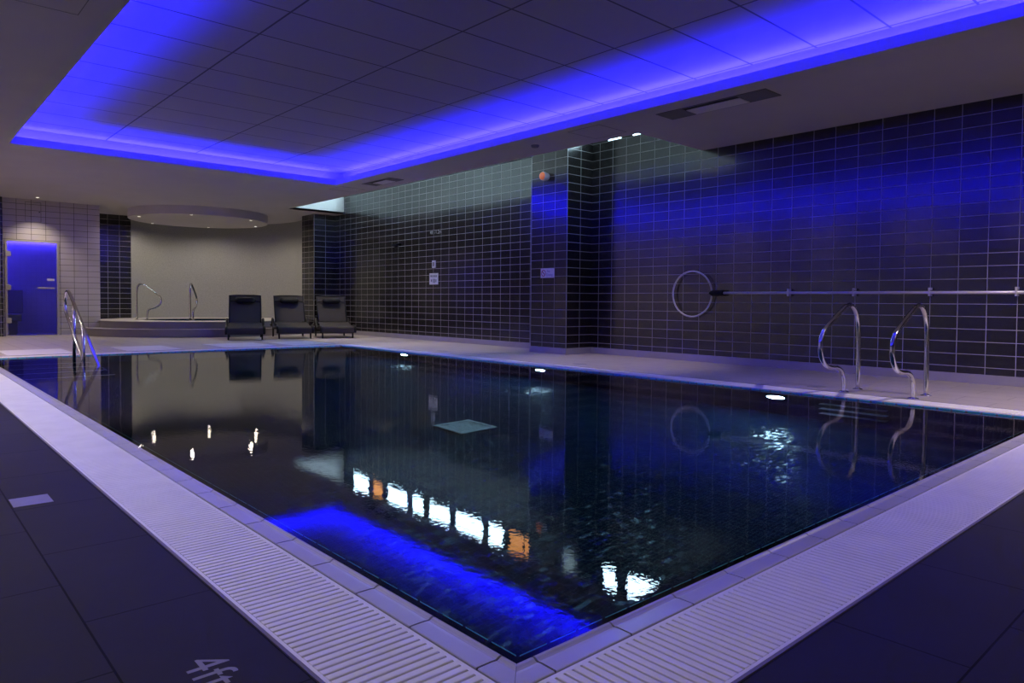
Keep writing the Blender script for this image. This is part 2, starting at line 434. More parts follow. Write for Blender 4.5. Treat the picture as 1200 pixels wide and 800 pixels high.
# overflow grates: cross bars on two carriers
def grate(side, label):
    Ln, f = side_map(side)
    bm = bmesh.new()
    s0, s1 = 0.0895, 0.3555
    p = CPT/10
    def slab(t0, t1, sa, sb, z0, z1, mitre0=False, mitre1=False, r=0.0):
        vs = []
        for z, inset in ((z0, 0.0), (z1 - r, 0.0), (z1, r)):
            for (t, s, ti, si) in ((t0, sa, 1, 1), (t1, sa, -1, 1), (t1, sb, -1, -1), (t0, sb, 1, -1)):
                tt, ss = t + ti*inset, s + si*inset
                vs.append(bm.verts.new(f(tt, ss, z)))
        for q in (0, 4):
            for k in range(4):
                bm.faces.new((vs[q+k], vs[q+(k+1) % 4], vs[q+4+(k+1) % 4], vs[q+4+k]))
        bm.faces.new(vs[8:12]); bm.faces.new(vs[0:4][::-1])
    k0, k1 = int(-0.35/p)-1, int((Ln+0.35)/p)+1
    for k in range(k0, k1+1):
        t = k*p
        sa, sb = s0 + 0.0085, s1 - 0.0085
        over = max(-t, t + p - Ln)          # corner pieces are cut on the mitre
        if over > sb - 0.02: continue
        sa = max(sa, over + 0.004)
        slab(t, t + p*0.74, sa, sb, -0.022, 0.0008, r=0.0016)
    for (a, b) in ((s0 - 0.003, s0 + 0.009), (s1 - 0.009, s1), (0.17, 0.18), (0.26, 0.27)):   # carriers under the bars
        vs = []
        top = -0.0006 if a < 0.1 or a > 0.3 else -0.010
        q = [f(-a+.002, a, top), f(Ln+a-.002, a, top), f(Ln+b-.002, b, top), f(-b+.002, b, top)]
        q2 = [(x, y, -0.028) for x, y, z in q]
        vq = [bm.verts.new(c) for c in q]; vq2 = [bm.verts.new(c) for c in q2]
        bm.faces.new(vq)
        for k in range(4): bm.faces.new((vq[k], vq2[k], vq2[(k+1) % 4], vq[(k+1) % 4]))
    bmesh.ops.recalc_face_normals(bm, faces=bm.faces)
    o = obj('overflow_grate', bm, M_grate)
    tag(o, label, 'drain grate', 'overflow grates around the pool')
    bm = bmesh.new()
    a, b = 0.3575, 0.3665
    q = [f(-a, a, 0.0012), f(Ln+a, a, 0.0012), f(Ln+b, b, 0.0012), f(-b, b, 0.0012)]
    vq = [bm.verts.new(c) for c in q]; vq2 = [bm.verts.new((c[0], c[1], -0.028)) for c in q]
    bm.faces.new(vq)
    for k in range(4): bm.faces.new((vq[k], vq2[k], vq2[(k+1) % 4], vq[(k+1) % 4]))
    bmesh.ops.recalc_face_normals(bm, faces=bm.faces)
    obj('edge_strip', bm, M_trim, o)
grate('left', 'white slatted overflow grate running along the pool edge beside the 4ft marking')
grate('near', 'white slatted overflow grate across the near short end of the pool')
grate('right', 'narrow-looking white slatted overflow grate under the paired steel handrails by the tiled wall')
grate('far', 'white slatted overflow grate along the far pool end before the loungers')

# water
bm = bmesh.new()
nx, ny = 2, 2
quad(bm, [(0.001, 0.001, WATER), (W-.001, 0.001, WATER), (W-.001, L-.001, WATER), (0.001, L-.001, WATER)])
tag(obj('pool_water', bm, M_water), 'still dark blue water filling the rectangular swimming pool', 'water', kind='stuff')

# underwater entry steps at the far left corner
bm = bmesh.new(); bn = bmesh.new()
ys = [10.05, 9.55, 9.12, 8.70, 8.27]
zs = [-0.17, -0.34, -0.51, -0.68, -0.85]
for yk, zk in zip(ys, zs):
    quad(bm, [(x0, yk, zk), (1.04, yk, zk), (1.04, y1, zk), (x0, y1, zk)], 0)
    quad(bm, [(x0, yk, zk-0.17 if zk > -0.8 else FLOORZ), (1.04, yk, zk-0.17 if zk > -0.8 else FLOORZ), (1.04, yk, zk), (x0, yk, zk)], 1)
    box(bn, (x0+.01, yk-0.010, zk-0.010), (1.04, yk+0.026, zk+0.006))
quad(bm, [(1.04, ys[-1], FLOORZ), (1.04, y1, FLOORZ), (1.04, y1, zs[-1]), (1.04, ys[-1], zs[-1])], 1)
for k in range(4):
    quad(bm, [(1.04, ys[k], zs[k+1]), (1.04, y1, zs[k+1]), (1.04, y1, zs[k]), (1.04, ys[k], zs[k])], 1)
st = struct(obj('pool_steps', bm, [M_poolf, M_pooly]))
obj('nosing', bn, M_stepnose, st)

# recessed ladder treads under the paired handrails
t = thing('pool_ladder', 'submerged ladder treads on the pool wall under the paired steel handrails', 'ladder', (x1, 1.355, -0.62))
for z in (-0.36, -0.62, -0.86):
    bm = bevel(BX(((-0.075, -0.275, z+0.62-0.012), (-0.001, 0.275, z+0.62+0.012))), 0.006, 2)
    obj('tread', bm, M_stepnose, t)

# drain cover on the pool floor
t = thing('pool_drain_cover', 'square pale drain cover lying on the pool floor', 'drain', (2.60, 3.50, FLOORZ))
bm = bevel(BX(((-.19, -.19, 0.001), (.19, -.155, .022)), ((-.19, .155, 0.001), (.19, .19, .022)), ((-.19, -.155, 0.001), (-.155, .155, .022)), ((.155, -.155, 0.001), (.19, .155, .022))), .004, 1)
obj('frame', bm, M_drain, t)
bm = bmesh.new()
for k in range(9): box(bm, (-.15, -.15+k*.0335, .002), (.15, -.15+k*.0335+.022, .014))
obj('grille', bm, M_drain, t)

# pool lamps
LAMPY = (2.06, 5.17, 8.24)
LAMPT = ('round underwater pool lamp nearest the paired steel handrails', 'round underwater pool lamp below the tiled pillar', 'round underwater pool lamp closest to the sun loungers')
proto = None
for yy, lb in zip(LAMPY, LAMPT):
    if proto is None:
        t = thing('pool_lamp', lb, 'lamp', (x1, yy, -0.325), 0, 'underwater lamps in the pool wall')
        obj('rim', solid_lathe([(0.115, -0.001), (0.115, -0.012), (0.100, -0.022), (0.088, -0.022), (0.088, -0.012)], 32, 'x'), M_steel, t, True)
        obj('lens', solid_lathe([(0.086, -0.010), (0.078, -0.020), (0.040, -0.028), (0.001, -0.030)], 32, 'x'), M_plamp, t, True)
        proto = t
    else:
        t = copy_tree(proto); t.location = (x1, yy, -0.325); t['label'] = lb

# ------------------------------------------------------------------ setting: walls
# long tiled wall (tile up to the high windows, then the window band)
PH = 0.62
def slab(name, lo, hi, m):
    return struct(obj(name, BX((lo, hi)), m))
slab('wall_right', (XW, YN, 0), (XW+0.2, YB, 3.316), M_wallx)
slab('wall_right_upper', (XW, YN, 3.90), (XW+0.2, YB, ROOF+0.1), M_shaft)
WIN = [(13.28, 14.04, 0), (12.68, 13.12, 1), (11.67, 12.49, 0), (11.05, 11.50, 0), (10.13, 10.87, 0), (9.10, 9.96, 0), (8.49, 8.95, 0), (7.80, 8.37, 1), (5.83, 6.13, 0), (5.02, 5.65, 0)]
PZ1 = 3.90
# piers between the windows
edges = [YN] + [e for w in sorted(WIN) for e in w[:2]] + [YB]
bm = bmesh.new()
for i in range(0, len(edges), 2):
    box(bm, (XW, edges[i], 3.316), (XW+0.2, edges[i+1], PZ1))
for (a, b, o_) in WIN:          # tiled upstand under the far windows
    if a > 7: box(bm, (XW, a, 3.316), (XW+0.2, b, 3.345))
struct(obj('wall_right_piers', bm, M_winfr))
for i, (a, b, o_) in enumerate(WIN):
    PZ0 = 3.345 if a > 7 else 3.317
    bm = BX(((XW+.01, a+.0005, PZ0+.0005), (XW+.05, a+.02, PZ1-.0005)), ((XW+.01, b-.02, PZ0+.0005), (XW+.05, b-.0005, PZ1-.0005)), ((XW+.01, a+.02, PZ0+.0005), (XW+.05, b-.02, PZ0+.012)), ((XW+.01, a+.02, PZ1-.02), (XW+.05, b-.02, PZ1-.0005)))
    if o_ and b - a > 0.5: box(bm, (XW+.012, a+.15, PZ0+.012), (XW+.048, a+.175, PZ1-.02))
    w = struct(obj('window_%d' % (i+1), bm, M_winfr))
    obj('pane', BX(((XW+.028, a+.021, PZ0+.013), (XW+.034, b-.021, PZ1-.021))), M_paneo if o_ else M_pane, w)

# pillar on the long wall
def pillar(name, ya, yb):
    bm = bmesh.new()
    quad(bm, [(XP, yb, 0), (XP, ya, 0), (XP, ya, ROOF), (XP, yb, ROOF)], 0)
    quad(bm, [(XP, ya, 0), (XW, ya, 0), (XW, ya, ROOF), (XP, ya, ROOF)], 1)
    quad(bm, [(XW, yb, 0), (XP, yb, 0), (XP, yb, ROOF), (XW, yb, ROOF)], 1)
    for yy in (ya,):            # bright metal corner bead
        box(bm, (XP-0.003, yy-0.003, 0.10), (XP+0.004, yy+0.004, ROOF), 2)
    box(bm, (XP-0.003, yb-0.004, 0.10), (XP+0.004, yb+0.003, ROOF), 2)
    return struct(obj(name, bm, [M_pilx, M_pily, M_cornerbead]))
M_cornerbead = mat('corner_bead_metal', (0.42, 0.42, 0.44), 0.3, metal=0.6)
pillar('wall_right_pillar', 6.416, 7.214)
# corner pillar at the far end: stops under the shaft end
bm = bmesh.new()
quad(bm, [(XP, 15.57, 0), (XP, 14.91, 0), (XP, 14.91, H), (XP, 15.57, H)], 0)
quad(bm, [(XP, 14.91, 0), (XW, 14.91, 0), (XW, 14.91, H), (XP, 14.91, H)], 1)
quad(bm, [(XW, 15.57, 0), (XP, 15.57, 0), (XP, 15.57, H), (XW, 15.57, H)], 1)
box(bm, (XP-0.004, 14.906, 0.10), (XP+0.004, 14.914, H-0.001), 2)
struct(obj('wall_back_pillar', bm, [M_pilx, M_pily, M_cornerbead]))
# skirting
bm = BX(((XW-0.012, -4.0, 0), (XW, 6.404, 0.097)), ((XW-0.012, 7.226, 0), (XW, 14.898, 0.097)))
struct(obj('baseboard_right', bm, M_skirt))
bm = BX(((XP-0.012, 6.404, 0), (XP, 7.226, 0.097)), ((XP, 6.404, 0), (XW, 6.416, 0.097)), ((XP, 7.214, 0), (XW, 7.226, 0.097)))
struct(obj('baseboard_pillar', bm, M_skirt))

# back of the room: pale tiled wall with the steam room door, dark recess, curved wall
YW = 17.05
DX0, DX1, DZ = 0.935, 1.905, 2.045
bm = BX(((0.86, YW, 0), (DX0, YW+.14, H)), ((DX1, YW, 0), (2.70, YW+.14, H)), ((DX0, YW, DZ), (DX1, YW+.14, H)), ((2.56, YW+.14, 0), (2.70, 18.8, H)))
struct(obj('wall_back', bm, M_white))
slab('wall_back_dark', (XL, 16.97, 0), (0.893, 17.049, H), M_backy)
slab('wall_back_recess', (2.70, 18.72, 0), (3.75, 18.9, H), M_backy)
bm = bmesh.new()
CX, CY, CR = 5.00, 16.90, 2.30
rr = lathe(bm, [(CR, 0), (CR, H)], 64, 'z', (CX, CY, 0), math.radians(-16), math.radians(127))
struct(obj('wall_back_curved', bm, M_curve, smooth=True))
struct(obj('baseboard_back', BX(((1.94, YW-.012, 0), (2.25, YW, .10)), ((0.86, YW-.012, 0), (0.925, YW, .10))), M_skirt))
# rest of the enclosure
slab('wall_left', (XL-0.2, YN, 0), (XL, YB, H), M_leftwall)
slab('wall_near', (XL, YN-0.2, 0), (XW+.2, YN, ROOF), M_plaster)
slab('wall_far', (XL-.2, YB, 0), (XW+.2, YB+.2, ROOF), M_plaster)

# access panel in the pale wall over the door
bm = BX(((1.30, YW-0.004, 2.45), (1.305, YW, 2.86)), ((1.58, YW-0.004, 2.45), (1.586, YW, 2.86)), ((1.30, YW-0.004, 2.445), (1.586, YW, 2.45)), ((1.30, YW-0.004, 2.86), (1.586, YW, 2.866)))
o = tag(obj('wall_access_panel', bm, M_ventdark), 'tiled access panel outlined in the pale wall above the blue glass door', 'panel')
obj('lock', solid_lathe([(0.012, 0), (0.012, -0.008), (0.001, -0.009)], 12, 'y', (1.555, YW-.003, 2.66)), M_ventdark, o)

# steam room door
bm = BX(((DX0, YW-.02, 0), (DX0+.040, YW+.09, DZ)), ((DX1-.040, YW-.02, 0), (DX1, YW+.09, DZ)), ((DX0+.04, YW-.02, DZ-.040), (DX1-.04, YW+.09, DZ)), ((DX0+.04, YW-.02, 0), (DX1-.04, YW+.09, .012)))
d = struct(obj('door_1', bm, M_doorfr))
obj('glass', BX(((DX0+.055, YW+.010, .02), (DX1-.05, YW+.020, DZ-.05))), M_glass, d)
for z in (0.33, 1.03, 1.74):
    obj('hinge', bevel(BX(((DX0+.005, YW-.032, z-.055), (DX0+.105, YW+.008, z+.055))), .006), M_doorfr, d)
bm = BX(((1.50, YW-.055, 1.01), (1.82, YW-.030, 1.045)), ((1.53, YW-.030, 1.015), (1.55, YW+.010, 1.04)), ((1.77, YW-.030, 1.015), (1.79, YW+.010, 1.04)))
obj('handle', bevel(bm, .004, 1), M_doorfr, d)
obj('sign_plate', bevel(BX(((1.685, YW+.002, 1.185), (1.825, YW+.009, 1.235))), .002, 1), M_sign, d)
obj('threshold', BX(((DX0-.01, YW-.10, 0.0), (DX1+.42, YW-.021, .010))), M_nose, d)
# steam room behind it
SX0, SX1, SYE = 0.55, 2.45, 18.6
bm = bmesh.new()
quad(bm, [(SX0, SYE, 0), (SX1, SYE, 0), (SX1, SYE, 2.3), (SX0, SYE, 2.3)])
quad(bm, [(SX0, YW+.15, 0), (SX0, SYE, 0), (SX0, SYE, 2.3), (SX0, YW+.15, 2.3)])
quad(bm, [(SX1, SYE, 0), (SX1, YW+.15, 0), (SX1, YW+.15, 2.3), (SX1, SYE, 2.3)])
quad(bm, [(SX0, YW+.15, 2.3), (SX1, YW+.15, 2.3), (SX1, SYE, 2.3), (SX0, SYE, 2.3)])
struct(obj('wall_steam_room', bm, M_steam))
bm = bevel(BX(((SX0+.001, 17.45, .30), (1.28, SYE-.001, .46)), ((SX0+.001, 17.60, 0.001), (1.22, SYE-.001, .30)), ((SX0+.001, 18.30, .46), (1.40, SYE-.001, 1.0))), .02)
tag(obj('steam_room_bench', bm, M_bench), 'dark tiled bench seen through the blue steam room glass', 'bench')
struct(obj('trim_steam_light', BX(((SX0+.03, SYE-.06, 2.10), (SX1-.03, SYE-.02, 2.14)), ((SX0+.02, YW+.3, 2.10), (SX0+.06, SYE-.1, 2.14))), M_steamlamp))

# ------------------------------------------------------------------ hot tub platform
PX, PY = 4.86, 16.95
def arc_solid(R0, R1, z0, z1, a0, a1, seg=64):
    bm = bmesh.new()
    lathe(bm, [(R0, z0), (R1, z0), (R1, z1), (R0, z1), (R0, z0)], seg, 'z', (PX, PY, 0), a0, a1)
    bmesh.ops.recalc_face_normals(bm, faces=bm.faces)
    return bm
A0, A1 = math.radians(183), math.radians(323)
p = struct(obj('floor_platform', arc_solid(1.2, 2.60, 0.001, 0.165, A0, A1), M_platform))
struct(obj('trim_7', arc_solid(2.53, 2.612, 0.165, 0.175, A0, A1), M_nose))
bm = bmesh.new()
lathe(bm, [(2.18, 0.17), (2.18, 0.315)], 96, 'z', (PX, PY, 0), math.radians(150), math.radians(340))
struct(obj('floor_platform_upper', bm, M_platform))
bm = bmesh.new()
lathe(bm, [(1.36, 0.20), (1.36, 0.325), (2.20, 0.325), (2.20, 0.312)], 96, 'z', (PX, PY, 0))
bmesh.ops.recalc_face_normals(bm, faces=bm.faces)
struct(obj('floor_tub_rim', bm, M_nose))
bm = solid_lathe([(1.355, 0.27), (1.355, 0.2705)], 64, 'z', (PX, PY, 0))
tag(obj('hot_tub_water', bm, M_tubwater), 'round hot tub water inside the raised stepped platform', 'water', kind='stuff')
bm = bmesh.new(); lathe(bm, [(1.357, 0.30), (1.357, -0.4), (0.001, -0.4)], 48, 'z', (PX, PY, 0))
struct(obj('floor_tub_basin', bm, M_poolf))
# raised slab behind the tub, up to the curved wall
bm = BX(((2.71, 17.0, 0.001), (3.0, 18.70, 0.30)))
struct(obj('floor_platform_back', bm, M_nose))
bm = bmesh.new()
lathe(bm, [(1.9, 0.318), (2.34, 0.318)], 64, 'z', (CX, CY, 0), math.radians(-16), math.radians(127))
struct(obj('floor_platform_ledge', bm, M_nose))

# ------------------------------------------------------------------ ceiling
bm = bmesh.new()
ST = 0.05
def cb(x0_, y0_, x1_, y1_): box(bm, (x0_, y0_, H), (x1_, y1_, H+ST))
cb(XL, YN, C1, YB); cb(C1, YN, C2, CN); cb(C1, CD, C2, YB)
cb(C2, YN, XE, YB); cb(XE, YN, XW, SY0); cb(XE, SY1, XW, YB)
lh = 0.050      # upstand that shields the cove strip
for b_ in (((C1-.015, CN-.015, H+ST), (C1, CD+.015, H+ST+lh)), ((C2, CN-.015, H+ST), (C2+.015, CD+.015, H+ST+lh)), ((C1, CD, H+ST), (C2, CD+.015, H+ST+lh)), ((C1, CN-.015, H+ST), (C2, CN, H+ST+lh))):
    box(bm, *b_)
struct(obj('ceiling', bm, M_plaster))
# raised tray with a lit cove all round
CV = 0.30
bm = bmesh.new()
tx0, tx1, ty0, ty1 = C1-CV, C2+CV, CN-CV, CD+CV
quad(bm, [(tx0, ty0, TZ), (tx0, ty1, TZ), (tx1, ty1, TZ), (tx1, ty0, TZ)], 0)
for a, b in (((tx0, ty0), (tx1, ty0)), ((tx1, ty0), (tx1, ty1)), ((tx1, ty1), (tx0, ty1)), ((tx0, ty1), (tx0, ty0))):
    quad(bm, [(a[0], a[1], H+ST), (b[0], b[1], H+ST), (b[0], b[1], TZ), (a[0], a[1], TZ)], 1)
struct(obj('ceiling_tray', bm, [M_tray, M_plaster]))
# light shaft along the high windows
bm = bmesh.new()
UX = 5.60
quad(bm, [(UX, SY1, H+ST), (UX, SY0, H+ST), (UX, SY0, ROOF), (UX, SY1, ROOF)])
quad(bm, [(UX, SY0, ROOF), (XW, SY0, ROOF), (XW, SY1, ROOF), (UX, SY1, ROOF)])
quad(bm, [(UX, SY1, H), (UX, SY1, ROOF), (XW, SY1, ROOF), (XW, SY1, H)])
quad(bm, [(UX, SY0, H), (XW, SY0, H), (XW, SY0, ROOF), (UX, SY0, ROOF)])
struct(obj('wall_shaft', bm, M_shaft))
# dropped disc over the tub
bm = solid_lathe([(0.001, H-.2), (1.50, H-.2), (1.56, H-.197), (1.565, H-.190), (1.565, H)], 96, 'z', (4.85, 16.92, 0))
struct(obj('ceiling_disc', bm, M_plaster))

# downlights
def downlight(x, y, z, label, group, power=18, spot=95, col=(1.0, 0.86, 0.70), aim=None):
    global DPROTO
    if DPROTO is None:
        t = thing('downlight', label, 'ceiling light', (x, y, z), 0, group)
        obj('bezel', solid_lathe([(0.030, 0.0), (0.030, -0.004), (0.050, -0.004), (0.052, -0.001), (0.052, 0.0)], 24), M_downring, t, False)
        obj('lens', solid_lathe([(0.001, -0.003), (0.029, -0.003), (0.029, 0.0)], 24), M_down, t, False)
        DPROTO = t
    else:
        t = copy_tree(DPROTO); t.location = (x, y, z); tag(t, label, 'ceiling light', group)
    li = bpy.data.lights.new('downlight_beam', 'SPOT'); li.energy = power; li.color = col
    li.spot_size = math.radians(spot); li.spot_blend = 0.7; li.shadow_soft_size = 0.03
    lo = bpy.data.objects.new('downlight_beam', li); COL.objects.link(lo); lo.location = (x, y, z-0.012)
    if aim: lo.rotation_euler = Vector(aim).to_track_quat('-Z', 'Y').to_euler()
    return t
DPROTO = None
WASH = 105
gd = 'downlights around the dropped ceiling disc'
for (x, y), lb in zip(((3.456, 16.81), (4.22, 15.58), (5.61, 15.67), (4.10, 18.16), (5.47, 18.17), (6.26, 16.99)),
        ('small round downlight at the left edge of the dropped ceiling disc', 'small round downlight at the front middle of the dropped ceiling disc', 'small round downlight at the front right of the dropped ceiling disc',
         'small round downlight at the rear left of the dropped ceiling disc', 'small round downlight at the rear middle of the dropped ceiling disc', 'small round downlight at the rear right edge of the dropped ceiling disc')):
    downlight(x, y, H-.2, lb, gd, power=DISC_P if 'DISC_P' in globals() else 44, spot=168)
downlight(1.456, 16.564, H, 'small round downlight in the ceiling above the blue glass door', None, power=85, spot=100)
gl = 'downlights over the side deck'
for yy, pw in ((1.2, 105), (4.0, 190), (6.8, 260), (9.6, 330), (12.4, 380), (15.2, 240)):
    downlight(-1.15, yy, H, 'small round downlight in the lowered ceiling over the left deck', gl, power=pw, spot=120, col=((1.0, .92, .84) if yy < 9 else (1.0, .80, .62)))
gw = 'added violet wall washers along the left wall'  # unseen washers added to mirror a purple glow onto the tiled wall
for yy in (2.6, 4.9, 7.2, 9.5, 11.8, 14.1):
    downlight(-2.12, yy, H, 'small round added violet downlight, out of view, close to the left wall', gw, power=WASH, spot=88, col=(0.52, 0.38, 1.0), aim=(-1, 0, -0.72))
gn = 'added fill downlights over the near deck'  # unseen lamps added as neutral fill for the near and right deck
for xx, yy in ((0.8, -1.9), (3.0, -1.9), (5.2, -1.9), (5.85, -0.45)):
    downlight(xx, yy, H, 'small round added fill downlight, out of view, over the near deck', gn, power=(38 if xx < 4 else 265), spot=130, col=(1.0, .84, .80))

for yy in (5.2, 9.0, 11.0, 13.2):        # added fill spots without fittings, under the window shaft roof
    li = bpy.data.lights.new('shaft_fill_spot', 'SPOT'); li.energy = 270; li.color = (1.0, 0.80, 0.70)
    li.spot_size = math.radians(56); li.spot_blend = 0.8; li.shadow_soft_size = 0.04
    lo = bpy.data.objects.new('shaft_fill_spot', li); COL.objects.link(lo); lo.location = (6.25, yy, ROOF-0.03)

# blue strips hidden on the cove ledge
BLUE = (0.0065, 0.0048, 1.0)
def strip(name, x, y, z, length, along, aim, power, width=0.05, col=BLUE):
    li = bpy.data.lights.new(name, 'AREA'); li.shape = 'RECTANGLE'; li.size = length; li.size_y = width
    li.energy = power; li.color = col
    o = bpy.data.objects.new(name, li); COL.objects.link(o); o.location = (x, y, z)
    d = Vector(aim).normalized(); ax = Vector(along).normalized(); yv = (-d).cross(ax)
    o.rotation_euler = Matrix((ax, yv, -d)).transposed().to_euler()
    return o
BP = 70.0
zc = H + ST + 0.012
strip('cove_strip', C1-.20, (CN+CD)/2, zc, CD-CN, (0, 1, 0), (0.1, 0, 0.8), BP*(CD-CN))
strip('cove_strip', C2+.20, (CN+CD)/2, zc, CD-CN, (0, 1, 0), (-0.1, 0, 0.8), BP*(CD-CN))
strip('cove_strip', (C1+C2)/2, CD+.20, zc, C2-C1, (1, 0, 0), (0, -0.1, 0.8), BP*(C2-C1))
strip('cove_strip', (C1+C2)/2, CN-.20, zc, C2-C1, (1, 0, 0), (0, 0.1, 0.8), 0.4*BP*(C2-C1))

# ------------------------------------------------------------------ ceiling fittings
def vent(x, ya, yb, w, label):
    """linear grille: dark louvres at both ends and a pale open tray between"""
    t = thing('ceiling_vent', label, 'air vent', (x, (ya+yb)/2, H), 0, 'linear vents in the lowered ceiling')
    h = (yb-ya)/2; f = 0.016
    bm = BX(((-w/2, -h, -.008), (-w/2+f, h, -.0005)), ((w/2-f, -h, -.008), (w/2, h, -.0005)), ((-w/2+f, -h, -.008), (w/2-f, -h+f, -.0005)), ((-w/2+f, h-f, -.008), (w/2-f, h, -.0005)))
    obj('frame', bm, M_ventfr, t)
    obj('backing', BX(((-w/2+f, -h+f, -.003), (w/2-f, h-f, -.0008))), M_ventdark, t)
    e = 0.40*(yb-ya)*0.62
    for (a, b) in ((-h+f, -h+e), (h-e, h-f)):
        bm = bmesh.new()
        n = 9
        for k in range(n):
            xx = -w/2 + f + (w-2*f)*(k+.5)/n
            v = [bm.verts.new(c) for c in ((xx-.010, a, -.003), (xx+.006, a, -.009), (xx+.008, a, -.008), (xx-.008, a, -.002),
                                           (xx-.010, b, -.003), (xx+.006, b, -.009), (xx+.008, b, -.008), (xx-.008, b, -.002))]
            for q in ((0,1,2,3), (7,6,5,4), (0,4,5,1), (1,5,6,2), (2,6,7,3), (3,7,4,0)): bm.faces.new([v[i] for i in q])
        obj('louvre', bm, M_ventfr, t)
    obj('blank_plate', BX(((-0.06, -h+e+.01, -.010), (w/2-f, h-e-.01, -.003))), M_ventlite, t)
    return t
vent(5.60, 2.40, 3.71, 0.32, 'long ceiling vent with dark louvred ends above the right side of the pool')
vent(5.61, 9.28, 10.19, 0.30, 'far ceiling vent near the inner corner of the blue lit tray')
def hatch(x0_, y0_, x1_, y1_, label):
    e = 0.006
    bm = BX(((x0_, y0_, H-.003), (x1_, y0_+e, H)), ((x0_, y1_-e, H-.003), (x1_, y1_, H)), ((x0_, y0_+e, H-.003), (x0_+e, y1_-e, H)), ((x1_-e, y0_+e, H-.003), (x1_, y1_-e, H)))
    o = obj('ceiling_hatch', bm, M_ventfr)
    tag(o, label, 'hatch', 'access hatches in the lowered ceiling')
    obj('panel', BX(((x0_+e, y0_+e, H-.0016), (x1_-e, y1_-e, H-.0002))), M_plaster, o)
hatch(5.33, 4.45, 5.85, 4.96, 'square access hatch in the ceiling before the tiled pillar')
hatch(5.32, 10.72, 5.84, 11.17, 'square access hatch in the ceiling close to the white window shaft end')
hatch(-0.40, 4.30, 0.09, 5.0, 'access hatch in the dark ceiling left of the blue lit tray')
bm = solid_lathe([(0.055, 0), (0.055, -0.012), (0.045, -0.030), (0.001, -0.034)], 24, 'z', (5.55, 5.77, H))
tag(obj('smoke_detector', bm, M_ventfr, smooth=False), 'small round smoke detector on the ceiling beside the tiled pillar', 'detector')

# ------------------------------------------------------------------ handrails
def flange(parent, p):
    obj('base_flange', solid_lathe([(0.021, 0.012), (0.030, 0.010), (0.045, 0.004), (0.046, 0.0005)], 24, 'z', p), M_steel, parent, True)
PR = [(5.905, .002), (5.905, .25), (5.900, .50), (5.880, .63), (5.825, .735), (5.735, .795), (5.640, .798), (5.53, .757), (5.36, .676), (5.20, .598), (5.125, .530), (5.098, .440), (5.120, .345),
      (5.200, .272), (5.310, .243), (5.420, .235), (5.510, .208), (5.570, .150), (5.595, .080), (5.598, .002)]
first = None
for yy, lb in ((1.65, 'curved steel pool handrail standing nearer the life hook ring'), (1.06, 'curved steel pool handrail standing nearer the pool corner')):
    if first is None:
        t = thing('pool_handrail', lb, 'handrail', (5.75, yy, 0), 0, 'paired handrails above the pool ladder')
        obj('rail', tube(bmesh.new(), catmull([(x-5.75, 0, z) for x, z in PR], 6), 0.021, 16), M_steel, t, True)
        flange(t, (5.905-5.75, 0, 0)); flange(t, (5.598-5.75, 0, 0))
        first = t
    else:
        t = copy_tree(first); t.location = (5.75, yy, 0); t['label'] = lb
# tub rails
TR = [(0, .002), (0, .40), (.002, .66), (.02, .77), (.075, .835), (.16, .82), (.30, .72), (.45, .605), (.525, .52), (.535, .43), (.49, .34), (.40, .285), (.31, .262), (.25, .225), (.225, .13), (.222, .002)]
first = None
for (px, py, ang, lb) in ((3.455, 17.05, 2, 'curved steel rail at the left rim of the raised hot tub'), (4.28, 15.88, 57, 'curved steel rail at the front rim of the raised hot tub')):
    if first is None:
        t = thing('tub_handrail', lb, 'handrail', (px, py, 0.325), math.radians(ang), 'rails on the hot tub platform')
        obj('rail', tube(bmesh.new(), catmull([(x, 0, z) for x, z in TR], 6), 0.021, 14), M_steel, t, True)
        flange(t, (0, 0, 0)); flange(t, (.222, 0, 0))
        first = t
    else:
        t = copy_tree(first); t.location = (px, py, 0.325); t.rotation_euler = (0, 0, math.radians(ang)); t['label'] = lb
# entry rail into the pool
t = thing('entry_handrail', 'long sloping double-bar steel handrail leading down the pool entry steps', 'handrail', (0.935, 10.0, -0.17))
ER = [(8.10, -.30), (8.58, 0.0), (9.4, .42), (10.15, .80), (10.34, .885), (10.47, .900), (10.59, .835), (10.635, .74), (10.60, .645), (10.48, .56), (10.0, .295), (9.46, -.005), (9.40, -.04)]
def erp(y, z): return (0, y-10.0, z+.17)
pts = [erp(8.10, -.30), erp(8.6, -.01), erp(9.1, .258), erp(9.6, .525), erp(10.1, .785)] 
pts = pts + [erp(y, z) for y, z in ((10.30, .878), (10.42, .908), (10.54, .885), (10.62, .81), (10.635, .72), (10.59, .635), (10.48, .565), (10.3, .465), (10.0, .30), (9.7, .132), (9.44, -.012))]
obj('rail', tube(bmesh.new(), catmull(pts, 5), 0.021, 14), M_steel, t, True)
obj('post', tube(bmesh.new(), [erp(10.02, -.168), erp(10.02, .735)], 0.021, 14), M_steel, t, True)
obj('post', tube(bmesh.new(), [erp(9.44, -.508 if False else -.36), erp(9.44, .43)], 0.021, 14), M_steel, t, True)
obj('clamp', solid_lathe([(0.021, -.02), (0.027, -.02), (0.027, .02), (0.021, .02)], 16, 'z', erp(10.02, .30)), M_steel, t, True)

